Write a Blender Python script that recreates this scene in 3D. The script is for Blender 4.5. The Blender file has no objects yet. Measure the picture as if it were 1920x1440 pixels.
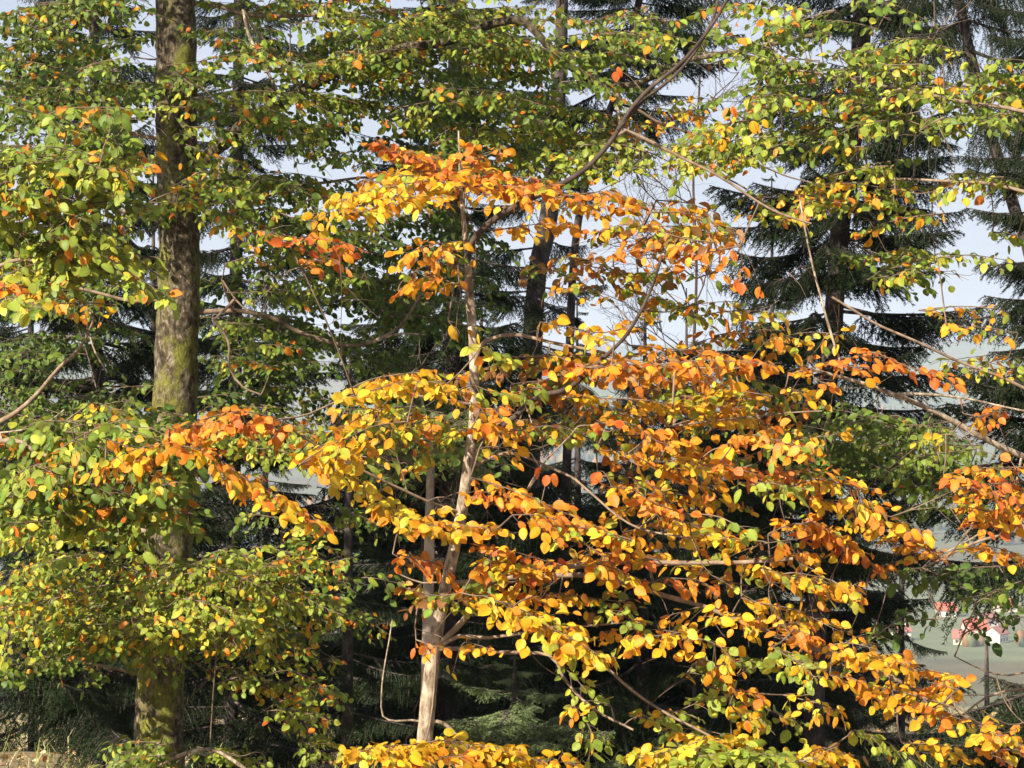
import bpy, math, random
import numpy as np
from mathutils import Vector, Matrix, noise

# ------------------------------------------------------------------ camera, sky, sun, exposure
S = bpy.context.scene
COL = S.collection
FPX = 4000.0            # focal length in pixels of the 1920 px wide photograph
CAMZ = 1.6
cam = bpy.data.cameras.new('camera')
cam.sensor_width = 36.0
cam.lens = 36.0 * FPX / 1920.0
cam.clip_start = 0.1
cam.clip_end = 20000
co = bpy.data.objects.new('camera', cam)
COL.objects.link(co)
co.location = (0, 0, CAMZ)
co.rotation_euler = (math.radians(90), 0, 0)
S.camera = co

SUN_EL, SUN_AZ = 33.0, 222.0      # azimuth clockwise from +Y (view direction): behind the camera, to its left
world = bpy.data.worlds.new('World')
S.world = world
world.use_nodes = True
wn = world.node_tree
bg = wn.nodes['Background']
sky = wn.nodes.new('ShaderNodeTexSky')
sky.sky_type = 'NISHITA'
sky.sun_disc = False
sky.sun_elevation = math.radians(SUN_EL)
sky.sun_rotation = math.radians(SUN_AZ)
sky.air_density = 1.0
sky.dust_density = 2.5
sky.ozone_density = 1.0
# a thin even veil of high cloud over the whole sky
tc = wn.nodes.new('ShaderNodeTexCoord')
cn = wn.nodes.new('ShaderNodeTexNoise')
cn.inputs['Scale'].default_value = 5.0
cn.inputs['Detail'].default_value = 6.0
mp = wn.nodes.new('ShaderNodeMapping')
mp.inputs['Scale'].default_value = (1, 1, 3.0)
wn.links.new(tc.outputs['Generated'], mp.inputs['Vector'])
wn.links.new(mp.outputs['Vector'], cn.inputs['Vector'])
cr = wn.nodes.new('ShaderNodeMapRange')
cr.inputs['From Min'].default_value = 0.35
cr.inputs['From Max'].default_value = 0.7
cr.inputs['To Min'].default_value = 0.62
cr.inputs['To Max'].default_value = 0.95
wn.links.new(cn.outputs['Fac'], cr.inputs['Value'])
mx = wn.nodes.new('ShaderNodeMix')
mx.data_type = 'RGBA'
wn.links.new(cr.outputs['Result'], mx.inputs['Factor'])
wn.links.new(sky.outputs['Color'], mx.inputs['A'])
mx.inputs['B'].default_value = (6.3, 6.75, 8.1, 1)
wn.links.new(mx.outputs['Result'], bg.inputs['Color'])
bg.inputs['Strength'].default_value = 0.05

sd = bpy.data.lights.new('sun', 'SUN')
sd.energy = 5.0
sd.angle = math.radians(0.55)
sd.color = (1.0, 0.89, 0.73)
so = bpy.data.objects.new('sun', sd)
COL.objects.link(so)
a, e = math.radians(SUN_AZ), math.radians(SUN_EL)
to_sun = Vector((math.sin(a) * math.cos(e), math.cos(a) * math.cos(e), math.sin(e)))
so.rotation_euler = to_sun.to_track_quat('Z', 'Y').to_euler()
so.location = to_sun * 40

S.view_settings.view_transform = 'Standard'
S.view_settings.look = 'None'
S.view_settings.gamma = 1
S.view_settings.exposure = 1.22
S.render.engine = 'CYCLES'
S.cycles.max_bounces = 5
S.cycles.diffuse_bounces = 2
S.cycles.glossy_bounces = 1
S.cycles.transmission_bounces = 4
S.cycles.volume_bounces = 0
S.cycles.transparent_max_bounces = 4
S.cycles.use_denoising = True

RNG = np.random.default_rng(11)
random.seed(11)

# ------------------------------------------------------------------ helpers
def P(x, y, d):
    """photo direction -> point at distance d along the view axis"""
    return np.array(((x - 960.0) / FPX * d, d, CAMZ - (y - 720.0) / FPX * d))

PROF_Y = [-60, 0, 10, 14, 20, 30, 45, 70, 120, 300, 600, 900, 1100, 1500, 2200, 3000, 4000, 5000, 6500]
PROF_Z = [3, 0, -.75, -1.2, -2.05, -3.4, -5.35, -10.5, -20, -46, -78, -100, -106, -100, -60, -5, 50, 92, 96]

def ground_z(x, y):
    z = float(np.interp(y, PROF_Y, PROF_Z))
    k = min(1.0, max(0.0, y / 40))
    if y < 90:
        z += 0.10 * noise.noise((x * .25, y * .25, 3)) * (1 if y > 3 else .3) + .05 * noise.noise((x * 1.1, y * 1.1, 7))
    else:
        a_ = min(1, (y - 90) / 2500)
        z += (4 + 60 * a_) * noise.noise((x * .0011, y * .0013, 1.7)) * min(1, (y - 90) / 500)
        if y > 2600:
            z += 26 * a_ * noise.noise((x * .004, 5.1, y * .0006)) * min(1, (y - 2600) / 1000)
    return z

def tag(o, label=None, cat=None, group=None, kind=None):
    if label: o['label'] = label
    if cat: o['category'] = cat
    if group: o['group'] = group
    if kind: o['kind'] = kind
    return o

def empty(name, loc, label, cat, group=None):
    o = bpy.data.objects.new(name, None)
    o.empty_display_size = .2
    o.location = loc
    COL.objects.link(o)
    return tag(o, label, cat, group)

def mesh_obj(name, verts, faces, mat, parent=None, smooth=False, cols=None, matidx=None):
    me = mesh_data(name, verts, faces, mat, smooth, cols, matidx)
    return link(name, me, parent)

def mesh_data(name, verts, faces, mats, smooth=False, cols=None, matidx=None):
    me = bpy.data.meshes.new(name)
    verts = np.asarray(verts, dtype=np.float32)
    if isinstance(faces, np.ndarray):
        n, k = faces.shape
        me.vertices.add(len(verts)); me.vertices.foreach_set('co', verts.ravel())
        me.loops.add(n * k); me.loops.foreach_set('vertex_index', faces.astype(np.int32).ravel())
        me.polygons.add(n); me.polygons.foreach_set('loop_start', np.arange(0, n * k, k, dtype=np.int32))
        me.polygons.foreach_set('loop_total', np.full(n, k, dtype=np.int32))
        me.update(calc_edges=True)
    else:
        me.from_pydata(verts.tolist(), [], faces)
    for m in (mats if isinstance(mats, (list, tuple)) else [mats]):
        me.materials.append(m)
    if matidx is not None:
        me.polygons.foreach_set('material_index', np.asarray(matidx, dtype=np.int32))
    if smooth:
        me.polygons.foreach_set('use_smooth', np.ones(len(me.polygons), dtype=bool))
    if cols is not None:
        at = me.color_attributes.new('col', 'FLOAT_COLOR', 'POINT')
        c = np.ones((len(verts), 4), dtype=np.float32)
        c[:, :3] = cols
        at.data.foreach_set('color', c.ravel())
    me.update()
    return me

def link(name, me, parent=None):
    o = bpy.data.objects.new(name, me)
    COL.objects.link(o)
    if parent is not None:
        o.parent = parent
        o.matrix_parent_inverse = Matrix.Translation(-Vector(parent.location))
    return o

def resample(pts, step):
    pts = np.asarray(pts, float)
    if len(pts) > 2:       # Catmull-Rom smoothing
        out = []
        ext = np.vstack([2 * pts[0] - pts[1], pts, 2 * pts[-1] - pts[-2]])
        for i in range(1, len(ext) - 2):
            p0, p1, p2, p3 = ext[i - 1:i + 3]
            n = max(2, int(np.linalg.norm(p2 - p1) / step))
            for t in np.linspace(0, 1, n, endpoint=False):
                out.append(.5 * (2 * p1 + (p2 - p0) * t + (2 * p0 - 5 * p1 + 4 * p2 - p3) * t * t + (3 * p1 - p0 - 3 * p2 + p3) * t ** 3))
        out.append(pts[-1])
        return np.array(out)
    n = max(2, int(np.linalg.norm(pts[1] - pts[0]) / step) + 1)
    t = np.linspace(0, 1, n)[:, None]
    return pts[0] * (1 - t) + pts[1] * t

class Tubes:
    def __init__(s):
        s.v, s.f, s.n = [], [], 0
    def add(s, pts, rad, seg=5, rough=0.0, freq=6.0):
        pts = np.asarray(pts, float)
        rad = np.asarray(rad, float) * np.ones(len(pts))
        tan = np.gradient(pts, axis=0)
        tan /= np.linalg.norm(tan, axis=1)[:, None] + 1e-9
        ref = np.array((0, 1., 0)) if abs(tan[:, 1]).mean() < .8 else np.array((1., 0, 0))
        u = np.cross(tan, ref); u /= np.linalg.norm(u, axis=1)[:, None] + 1e-9
        w = np.cross(tan, u)
        ang = np.linspace(0, 2 * math.pi, seg, endpoint=False)
        c, sn = np.cos(ang), np.sin(ang)
        dirs = u[:, None, :] * c[None, :, None] + w[:, None, :] * sn[None, :, None]
        r = np.repeat(rad[:, None], seg, 1)
        if rough:
            for i in range(len(pts)):
                for j in range(seg):
                    q = pts[i] + dirs[i, j] * rad[i]
                    r[i, j] *= 1 + rough * (noise.noise(Vector(q * freq)) + .5 * noise.noise(Vector(q * freq * 2.7)) + .9 * noise.noise(Vector(q * freq * .25)))
        V = (pts[:, None, :] + dirs * r[:, :, None]).reshape(-1, 3)
        m = len(pts)
        i = np.arange(m - 1)[:, None] * seg
        j = np.arange(seg)[None, :]
        jn = (j + 1) % seg
        F = np.stack([i + j, i + jn, i + seg + jn, i + seg + j], -1).reshape(-1, 4) + s.n
        s.v.append(V); s.f.append(F); s.n += len(V)
    def build(s, name, mat, parent=None, smooth=True):
        return mesh_obj(name, np.vstack(s.v), np.vstack(s.f), mat, parent, smooth)

# ------------------------------------------------------------------ materials
def new_mat(name):
    m = bpy.data.materials.new(name)
    m.use_nodes = True
    nt = m.node_tree
    b = nt.nodes['Principled BSDF']
    b.inputs['Roughness'].default_value = .85
    b.inputs['Specular IOR Level'].default_value = .2
    return m, nt, b

def ramp(nt, src, stops):
    r = nt.nodes.new('ShaderNodeValToRGB')
    el = r.color_ramp.elements
    while len(el) < len(stops): el.new(.5)
    for k, (p, c) in zip(el, stops):
        k.position = p; k.color = (*c, 1)
    nt.links.new(src, r.inputs['Fac'])
    return r.outputs['Color']

def noise_tex(nt, scale, detail=6, rough=.6, vec=None, dist=0):
    n = nt.nodes.new('ShaderNodeTexNoise')
    n.inputs['Scale'].default_value = scale
    n.inputs['Detail'].default_value = detail
    n.inputs['Roughness'].default_value = rough
    n.inputs['Distortion'].default_value = dist
    if vec is not None: nt.links.new(vec, n.inputs['Vector'])
    return n.outputs['Fac']

def mixc(nt, fac, a_, b_):
    m = nt.nodes.new('ShaderNodeMix'); m.data_type = 'RGBA'
    for s, v in (('Factor', fac), ('A', a_), ('B', b_)):
        if hasattr(v, 'links') or hasattr(v, 'is_linked'): nt.links.new(v, m.inputs[s])
        else: m.inputs[s].default_value = v if s == 'Factor' else (*v, 1)
    return m.outputs['Result']

def objvec(nt, scale=(1, 1, 1)):
    t = nt.nodes.new('ShaderNodeTexCoord'); m = nt.nodes.new('ShaderNodeMapping')
    m.inputs['Scale'].default_value = scale
    nt.links.new(t.outputs['Object'], m.inputs['Vector'])
    return m.outputs['Vector']

def bump(nt, b, h, dist, strength=1.0):
    bm = nt.nodes.new('ShaderNodeBump')
    bm.inputs['Distance'].default_value = dist
    bm.inputs['Strength'].default_value = strength
    nt.links.new(h, bm.inputs['Height']); nt.links.new(bm.outputs['Normal'], b.inputs['Normal'])

def bark(name, stops, scale, stretch=.35, moss=None, bdist=.01):
    m, nt, b = new_mat(name)
    v = objvec(nt, (1, 1, stretch))
    c = ramp(nt, noise_tex(nt, scale, 8, .65, v, .4), stops)
    if moss:
        mc, lo, hi = moss
        f = nt.nodes.new('ShaderNodeMapRange')
        f.inputs['From Min'].default_value = lo; f.inputs['From Max'].default_value = hi
        sz = nt.nodes.new('ShaderNodeSeparateXYZ'); nt.links.new(v, sz.inputs[0])
        ma = nt.nodes.new('ShaderNodeMath'); ma.operation = 'MULTIPLY_ADD'      # moss grows thickest low on the trunk
        nt.links.new(sz.outputs['Z'], ma.inputs[0]); ma.inputs[1].default_value = -.03
        nt.links.new(noise_tex(nt, scale * .16, 6, .65, v), ma.inputs[2])
        nt.links.new(ma.outputs[0], f.inputs['Value'])
        mcol = ramp(nt, noise_tex(nt, scale * 2.2, 5, .7, v), [(.3, mc[0]), (.7, mc[1])])
        c = mixc(nt, f.outputs['Result'], c, mcol)
    nt.links.new(c, b.inputs['Base Color'])
    bump(nt, b, noise_tex(nt, scale * 2, 8, .7, v), bdist)
    return m

M_BEECH = bark('young_beech_bark', [(.3, (.05, .036, .026)), (.43, (.18, .135, .095)), (.54, (.33, .265, .19)), (.68, (.52, .45, .35))], 30, .5, bdist=.004)
M_BEECHDARK = bark('twig_bark', [(.3, (.10, .07, .05)), (.55, (.24, .175, .12)), (.75, (.36, .28, .21))], 22, .5, bdist=.002)
M_MOSSY = bark('mossy_bark', [(.36, (.022, .017, .011)), (.48, (.065, .05, .032)), (.57, (.15, .12, .078)), (.70, (.36, .31, .23))], 30, .6,
               (((.06, .065, .014), (.27, .26, .05)), .44, .56), .018)
M_SPRUCE = bark('spruce_bark', [(.3, (.02, .016, .015)), (.5, (.055, .045, .041)), (.7, (.13, .105, .10))], 20, .45, bdist=.008)
M_TWIG = bark('thin_twig_bark', [(.3, (.06, .042, .03)), (.55, (.17, .12, .085)), (.75, (.32, .25, .19))], 9, .8, bdist=.001)
M_DARKBARK = bark('dark_bark', [(.3, (.03, .022, .018)), (.55, (.07, .05, .04)), (.75, (.13, .10, .08))], 22, .5, bdist=.002)  # on the young beech's boughs, shade put into the bark colour
M_PALE = bark('pale_sapling_bark', [(.3, (.16, .12, .09)), (.6, (.40, .33, .26))], 16, .5, bdist=.003)

def leaf_mat(name, transl=.34, scale=60):
    m, nt, b = new_mat(name)
    at = nt.nodes.new('ShaderNodeAttribute'); at.attribute_name = 'col'
    v = nt.nodes.new('ShaderNodeTexCoord').outputs['Object']
    f = nt.nodes.new('ShaderNodeMapRange')
    f.inputs['From Min'].default_value = .3; f.inputs['From Max'].default_value = .72
    f.inputs['To Min'].default_value = .68; f.inputs['To Max'].default_value = 1.12
    nt.links.new(noise_tex(nt, scale, 3, .6, v), f.inputs['Value'])
    h = nt.nodes.new('ShaderNodeHueSaturation')
    nt.links.new(at.outputs['Color'], h.inputs['Color'])
    nt.links.new(f.outputs['Result'], h.inputs['Value'])
    sp = nt.nodes.new('ShaderNodeMapRange'); sp.inputs['From Min'].default_value = .64; sp.inputs['From Max'].default_value = .74; sp.inputs['To Max'].default_value = .6
    nt.links.new(noise_tex(nt, scale * .55, 4, .7, v), sp.inputs['Value'])
    hc = mixc(nt, sp.outputs['Result'], h.outputs['Color'], (.16, .075, .025))
    nt.links.new(hc, b.inputs['Base Color'])
    b.inputs['Roughness'].default_value = .5
    b.inputs['Specular IOR Level'].default_value = .25
    tr = nt.nodes.new('ShaderNodeBsdfTranslucent')
    nt.links.new(hc, tr.inputs['Color'])
    ms = nt.nodes.new('ShaderNodeMixShader'); ms.inputs[0].default_value = transl
    nt.links.new(b.outputs[0], ms.inputs[1]); nt.links.new(tr.outputs[0], ms.inputs[2])
    nt.links.new(ms.outputs[0], nt.nodes['Material Output'].inputs['Surface'])
    return m
M_LEAF = leaf_mat('beech_leaf')
M_LITTER = leaf_mat('fallen_leaf', .1)

def needle_mat(name, c0, c1):
    m, nt, b = new_mat(name)
    oi = nt.nodes.new('ShaderNodeObjectInfo')
    c = mixc(nt, noise_tex(nt, 7, 3, .6, objvec(nt)), c0, c1)
    h = nt.nodes.new('ShaderNodeHueSaturation')
    r = nt.nodes.new('ShaderNodeMapRange'); r.inputs['To Min'].default_value = .7; r.inputs['To Max'].default_value = 1.3
    nt.links.new(oi.outputs['Random'], r.inputs['Value']); nt.links.new(r.outputs['Result'], h.inputs['Value'])
    nt.links.new(c, h.inputs['Color'])
    nt.links.new(h.outputs['Color'], b.inputs['Base Color'])
    b.inputs['Roughness'].default_value = .7
    b.inputs['Specular IOR Level'].default_value = .08
    return m
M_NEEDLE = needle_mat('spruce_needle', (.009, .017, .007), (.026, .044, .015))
M_NEEDLE2 = needle_mat('young_spruce_needle', (.08, .125, .05), (.20, .25, .10))  # greener young growth, its colour also raised to look sunlit

# ------------------------------------------------------------------ ground: one sheet from behind the camera to the far hills
def build_ground():
    ys = np.unique(np.concatenate([np.arange(-20, 60, .8), np.arange(60, 130, 4), np.geomspace(130, 6500, 110)]))
    us = np.linspace(-1, 1, 90)
    V = []
    for y in ys:
        half = 16 + .42 * max(0, y)
        for u in us:
            x = u * half
            V.append((x, y, ground_z(x, y)))
    nu = len(us)
    i = np.arange(len(ys) - 1)[:, None] * nu; j = np.arange(nu - 1)[None, :]
    F = np.stack([i + j, i + j + 1, i + nu + j + 1, i + nu + j], -1).reshape(-1, 4)
    m, nt, b = new_mat('ground')
    geo = nt.nodes.new('ShaderNodeNewGeometry')
    pos = geo.outputs['Position']
    sep = nt.nodes.new('ShaderNodeSeparateXYZ'); nt.links.new(pos, sep.inputs[0])
    litter = ramp(nt, noise_tex(nt, 3.0, 8, .75, pos), [(.3, (.07, .05, .03)), (.48, (.20, .15, .085)), (.62, (.30, .24, .14)), (.75, (.17, .20, .06))])
    vo = nt.nodes.new('ShaderNodeTexVoronoi'); vo.inputs['Scale'].default_value = .0062
    nt.links.new(pos, vo.inputs['Vector'])
    sx = nt.nodes.new('ShaderNodeSeparateColor'); nt.links.new(vo.outputs['Color'], sx.inputs[0])
    fld = ramp(nt, sx.outputs[0], [(0, (.09, .14, .05)), (.3, (.15, .17, .08)), (.5, (.08, .13, .04)), (.7, (.20, .18, .11)), (.9, (.06, .075, .035))])
    wood = ramp(nt, noise_tex(nt, .02, 6, .7, pos), [(.3, (.05, .055, .03)), (.7, (.15, .12, .05))])
    wf = nt.nodes.new('ShaderNodeMapRange'); wf.inputs['From Min'].default_value = .47; wf.inputs['From Max'].default_value = .53
    nt.links.new(noise_tex(nt, .0022, 5, .6, pos), wf.inputs['Value'])
    fld = mixc(nt, .45, fld, ramp(nt, noise_tex(nt, .06, 8, .75, pos), [(.35, (.03, .04, .015)), (.5, (.12, .14, .06)), (.65, (.22, .20, .11))]))
    far = mixc(nt, wf.outputs['Result'], fld, wood)
    nf = nt.nodes.new('ShaderNodeMapRange'); nf.inputs['From Min'].default_value = 60; nf.inputs['From Max'].default_value = 160
    nt.links.new(sep.outputs['Y'], nf.inputs['Value'])
    nt.links.new(mixc(nt, nf.outputs['Result'], litter, far), b.inputs['Base Color'])
    bump(nt, b, noise_tex(nt, 9, 6, .7, pos), .03)
    o = mesh_obj('ground', V, F, m, None, True)
    tag(o, kind='structure')
build_ground()

# ------------------------------------------------------------------ broadleaved trees
LEAFCOL = np.array([(.62, .145, .03), (.70, .225, .028), (.76, .30, .022), (.78, .38, .02), (.78, .45, .022), (.68, .50, .04),
                    (.44, .46, .05), (.29, .36, .048), (.18, .25, .036), (.12, .18, .03), (.065, .105, .024), (.30, .14, .05)])
PAL = {
    'O': {0: 3, 1: 4, 2: 3, 3: 1, 5: .4, 11: .4},
    'A': {1: 2, 2: 3, 3: 3, 4: 2, 5: .8, 6: .4, 7: .3},
    'Y': {2: .6, 3: 2, 4: 4, 5: 3, 6: 1.2},
    'L': {5: .3, 6: 2.4, 7: 5, 8: 1.2, 3: .35, 1: .3},
    'G': {6: .7, 7: 2.6, 8: 4, 9: 2.6, 1: .2, 2: .3, 4: .15},
    'D': {8: 1.5, 9: 4, 10: 3},  # leaves in shade: the shade is put into these darker greens
    'M': {1: 1, 2: 1.2, 3: 1, 5: 1, 6: 1.2, 7: 1.5, 8: 1.2},
    'N': {11: 2, 1: 1, 2: 1, 3: 1, 6: 1, 8: 1},
}
# leaf template: rows along the midrib; u along, v across, w out of plane
LROWS = [(.09, .17), (.32, .345), (.60, .36), (.86, .215)]

def leaf_template(fold, curl, skew=0):
    v = [(0, 0, 0)]
    for u, hw in LROWS:
        w = -curl * u * u
        v += [(u - .04, -hw, w + fold * hw), (u, 0, w), (u - .04, hw + skew * hw, w + fold * hw)]
    v.append((1, 0, -curl))
    f = [(0, 2, 1), (0, 3, 2)]
    for r in range(3):
        b_ = 1 + 3 * r
        f += [(b_, b_ + 1, b_ + 4), (b_, b_ + 4, b_ + 3), (b_ + 1, b_ + 2, b_ + 5), (b_ + 1, b_ + 5, b_ + 4)]
    f += [(10, 11, 13), (11, 12, 13)]
    return np.array(v), np.array(f)
LT = [leaf_template(.25, .12), leaf_template(.05, .35), leaf_template(.5, .05, .15), leaf_template(-.15, .45, -.15)]
LGRAD = np.array([.9] + [-.35, 1., -.35] * 4 + [-.9])      # along the midrib +, along the margin -
LEAFMESH = {}
def shared_leaf(ci, k):
    if (ci, k) not in LEAFMESH:
        v, f = LT[k]
        LEAFMESH[ci, k] = mesh_data('leaf', v, f, M_LEAF, True, blade(LEAFCOL[ci][None], np.array([[.15, .3, -.1, .22][k]])))
    return LEAFMESH[ci, k]

def blade(c, amt):
    """colour over the blade: greener or yellower along the midrib, redder at margin and tip"""
    g = LGRAD[None, :, None] * amt.reshape(-1, 1, 1)
    mid = np.array((.04, .22, .02)) * 1.0
    out = c[:, None, :] * (1 + np.minimum(g, 0) * np.array((.35, 1.3, .8))) + np.maximum(g, 0) * mid
    return np.clip(out, .005, .8).reshape(-1, 3)

def unit(v):
    return v / (np.linalg.norm(v, axis=-1, keepdims=True) + 1e-9)

class Broadleaf:
    def __init__(s, name, label, base_xy, bark_m, leaf=.062):
        x, y = base_xy
        s.root = empty(name, (x, y, ground_z(x, y)), label, 'tree')
        s.skel, s.rskel = [], []
        s.tw = Tubes()
        s.bark = bark_m
        s.leaf = leaf
        s.lp, s.la, s.ln, s.ls, s.lc = [], [], [], [], []
        s.base = np.array((x, y))
    def add_skel(s, pts, r):
        s.skel.append(pts); s.rskel.append(np.ones(len(pts)) * r)
    def trunk(s, pts, rad, rough=.05, seg=20, step=.06, freq=6.):
        q = resample(pts, step)
        t = np.linspace(0, 1, len(pts)); r = np.interp(np.linspace(0, 1, len(q)), t, rad)
        T = Tubes(); T.add(q, r, seg, rough, freq)
        s.add_skel(q, r)
        return T.build('trunk', s.bark, s.root)
    def branch(s, pts, r0, r1, mat=None, join=True, wob=.012):
        q = resample(pts, .05)
        if join and s.skel:
            A = np.vstack(s.skel); d = np.linalg.norm(A - q[0], axis=1); k = d.argmin()
            if d[k] > .03:
                n = max(3, int(d[k] / .05)); t = np.linspace(0, 1, n)[:, None]
                mid = (A[k] + q[0]) / 2 + np.array((0, 0, -.06 * d[k]))
                q = np.vstack([(1 - t) ** 2 * A[k] + 2 * t * (1 - t) * mid + t * t * q[0], q[1:]])
        ph = RNG.uniform(0, 50)
        for i in range(len(q)):
            q[i] += wob * np.array(noise.noise_vector(Vector((ph + i * .22, 1, 2))))
        r = r0 + (r1 - r0) * np.linspace(0, 1, len(q)) ** .8
        for i in range(3, len(q), 1):       # small knots
            if RNG.random() < .08: r[i] *= 1.18
        T = Tubes(); T.add(q, r, 7)
        s.add_skel(q, r)
        return T.build('branch', mat or M_BEECHDARK, s.root)
    def leaf_at(s, p, ax, nr, ci, sz):
        s.lp.append(p); s.la.append(ax); s.ln.append(nr); s.lc.append(ci); s.ls.append(sz)
    def spray(s, pts, pal, spread, dens=1.0, tilt=.26):
        """a flat layered spray of leafy twigs along an axis; joined by a twig to the tree"""
        pts = np.asarray(pts, float)
        tilt = max(.05, RNG.normal(tilt, .18))
        A = np.vstack(s.skel)
        d0 = np.linalg.norm(A - pts[0], axis=1); d1 = np.linalg.norm(A - pts[-1], axis=1)
        if d1.min() < d0.min():
            pts = pts[::-1]; d0 = d1
        k = d0.argmin(); D = d0[k]
        q = resample(pts, .03)
        L = len(q) * .03
        q = q + np.array([.018 * np.array(noise.noise_vector(Vector((q[0][0] * 9 + i * .13, q[0][2] * 7, 4)))) for i in range(len(q))])
        if D > .02:
            n = max(4, int(D / .06)); t = np.linspace(0, 1, n)[:, None]
            mid = (A[k] + q[0]) / 2 + np.array((RNG.normal(0, .05) * D, RNG.normal(0, .08) * D, RNG.normal(.0, .12) * D))
            c = (1 - t) ** 2 * A[k] + 2 * t * (1 - t) * mid + t * t * q[0]
            s.tw.add(c, np.linspace(.0042, .0032, n), 4)
            s.add_skel(c[1:], .005)
        s.tw.add(q, np.linspace(.0034, .0013, len(q)), 4)
        s.add_skel(q, .004)
        pk = list(PAL[pal].keys()); pw = np.array(list(PAL[pal].values()), float)
        pw = pw * RNG.gamma(1.6, 1, len(pw)); pw /= pw.sum()        # each spray leans to its own mix
        side = 1 if RNG.random() < .5 else -1
        step = .033 / dens
        pos = RNG.uniform(0, step)
        ti = 0
        while pos < L:
            i = min(len(q) - 2, int(pos / .03))
            p = q[i]; tan = unit(q[i + 1] - q[i])
            side = -side
            lat = np.array((-tan[1], tan[0], 0)); lat = unit(lat + 1e-6) * side
            front = -np.sign(lat[1]) if abs(lat[1]) > .15 else RNG.uniform(-1, 1)
            frac = pos / L
            ln = spread * (.45 + .75 * math.sin(math.pi * min(1, .2 + .75 * frac))) * RNG.uniform(.6, 1.15)
            dirv = unit(lat * .8 + tan * .65 + np.array((0, 0, -tilt * (.4 + .6 * front) + RNG.normal(0, .26))))
            nl = max(2, int(ln / .024 * dens))
            tp = p + dirv * (np.linspace(0, 1, 5)[:, None] * ln) + np.array((0, 0, -1.)) * (np.linspace(0, 1, 5)[:, None] ** 2 * ln * .18)
            s.tw.add(tp, np.linspace(.0022, .0009, 5), 3)
            for m_ in range(nl):
                t = (m_ + .6) / nl
                if RNG.random() < .14: continue
                lp = p + dirv * (t * ln) + np.array((0, 0, -1.)) * (t * t * ln * .18) + RNG.normal(0, .006, 3)
                sd_ = 1 if m_ % 2 else -1
                la = unit(np.cross(dirv, (0, 0, 1.)) * sd_ * .8 + dirv * .6 + np.array((0, -.1, -.45)) + RNG.normal(0, .28, 3))
                s.leaf_at(lp, la, None, int(RNG.choice(pk, p=pw)), s.leaf * RNG.uniform(.72, 1.2))
            pos += step * RNG.uniform(.7, 1.3)
            ti += 1
    def finish(s, n_ind=300, n_bare=90):
        A = np.vstack(s.skel)
        for k in RNG.integers(0, len(A), n_bare):      # bare and dead twigs
            p = A[k]; L = RNG.uniform(.15, .6)
            d = unit(np.array((RNG.normal(0, .8), RNG.normal(-.2, .5), RNG.normal(-.25, .5))))
            pts = [p]
            for i in range(6):
                d = unit(d + RNG.normal(0, .22, 3)); pts.append(pts[-1] + d * L / 6)
            pts = np.array(pts)
            s.tw.add(pts, np.linspace(.0034, .0012, 7), 3)
            for j in range(int(L * 7)):
                i = int(RNG.integers(1, 6)); d2 = unit(d + RNG.normal(0, .7, 3)); l2 = L * RNG.uniform(.15, .4)
                s.tw.add(np.array([pts[i], pts[i] + d2 * l2 * .5, pts[i] + d2 * l2 + RNG.normal(0, .02, 3)]), np.array((.002, .0015, .0009)), 3)
        lp = np.array(s.lp); la = np.array(s.la); ls = np.array(s.ls) * np.clip(RNG.normal(1, .14, len(s.ls)), .6, 1.35); lc = np.array(s.lc)
        n = len(lp)
        nr = np.array((0, -.55, .75)) + RNG.normal(0, .6, (n, 3))
        nr = unit(nr - (nr * la).sum(1, keepdims=True) * la)
        bi = np.cross(nr, la)
        # leaves that show largest in the photograph become objects of their own
        d = lp[:, 1]
        px = 960 + lp[:, 0] / d * FPX; py = 720 - (lp[:, 2] - CAMZ) / d * FPX
        inside = (px > 8) & (px < 1912) & (py > 8) & (py < 1432)
        view = unit(lp - np.array((0, 0, CAMZ)))
        size = (ls / d) ** 2 * (.12 + abs((nr * view).sum(1)))
        score = np.where(inside, size, 0)
        order = np.argsort(d); seen = {}
        for k in order:
            key = (int(px[k] // 12), int(py[k] // 12))
            if key in seen: score[k] *= .25
            else: seen[key] = 1
        pick = np.argsort(-score)[:n_ind]
        pick = pick[score[pick] > 0]
        mask = np.ones(n, bool); mask[pick] = False
        rl = Vector(s.root.location)
        for k in pick:
            o = bpy.data.objects.new('leaf', shared_leaf(int(lc[k]), int(k) % 4))
            COL.objects.link(o); o.parent = s.root
            Mx = Matrix(((la[k][0], bi[k][0], nr[k][0]), (la[k][1], bi[k][1], nr[k][1]), (la[k][2], bi[k][2], nr[k][2]))) * float(ls[k])
            o.matrix_basis = Matrix.Translation(Vector(lp[k]) - rl) @ Mx.to_4x4()
        V, F, C = [], [], []
        off = 0
        idx = np.nonzero(mask)[0]
        for t in range(4):
            ii = idx[idx % 4 == t]
            v, f = LT[t]
            R = np.stack([la[ii], bi[ii] * RNG.uniform(.7, 1.15, (len(ii), 1)), nr[ii] * RNG.uniform(.3, 1.8, (len(ii), 1))], 1)
            vv = np.einsum('vk,nkc->nvc', v, R) * ls[ii][:, None, None] + lp[ii][:, None, :]
            V.append(vv.reshape(-1, 3))
            F.append((f[None] + (np.arange(len(ii)) * len(v))[:, None, None] + off).reshape(-1, 3))
            cc = LEAFCOL[lc[ii]] * RNG.uniform(.7, 1.15, (len(ii), 1)) * RNG.uniform(.92, 1.08, (len(ii), 3))
            C.append(blade(cc, RNG.normal(.08, .2, len(ii))))
            off += len(ii) * len(v)
        o = mesh_obj('foliage', np.vstack(V), np.vstack(F), M_LEAF, s.root, True, np.vstack(C))
        tag(o, kind='stuff')
        t = s.tw.build('twigs', M_TWIG, s.root)
        tag(t, kind='stuff')
        print(s.root.name, n, 'leaves')

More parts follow.
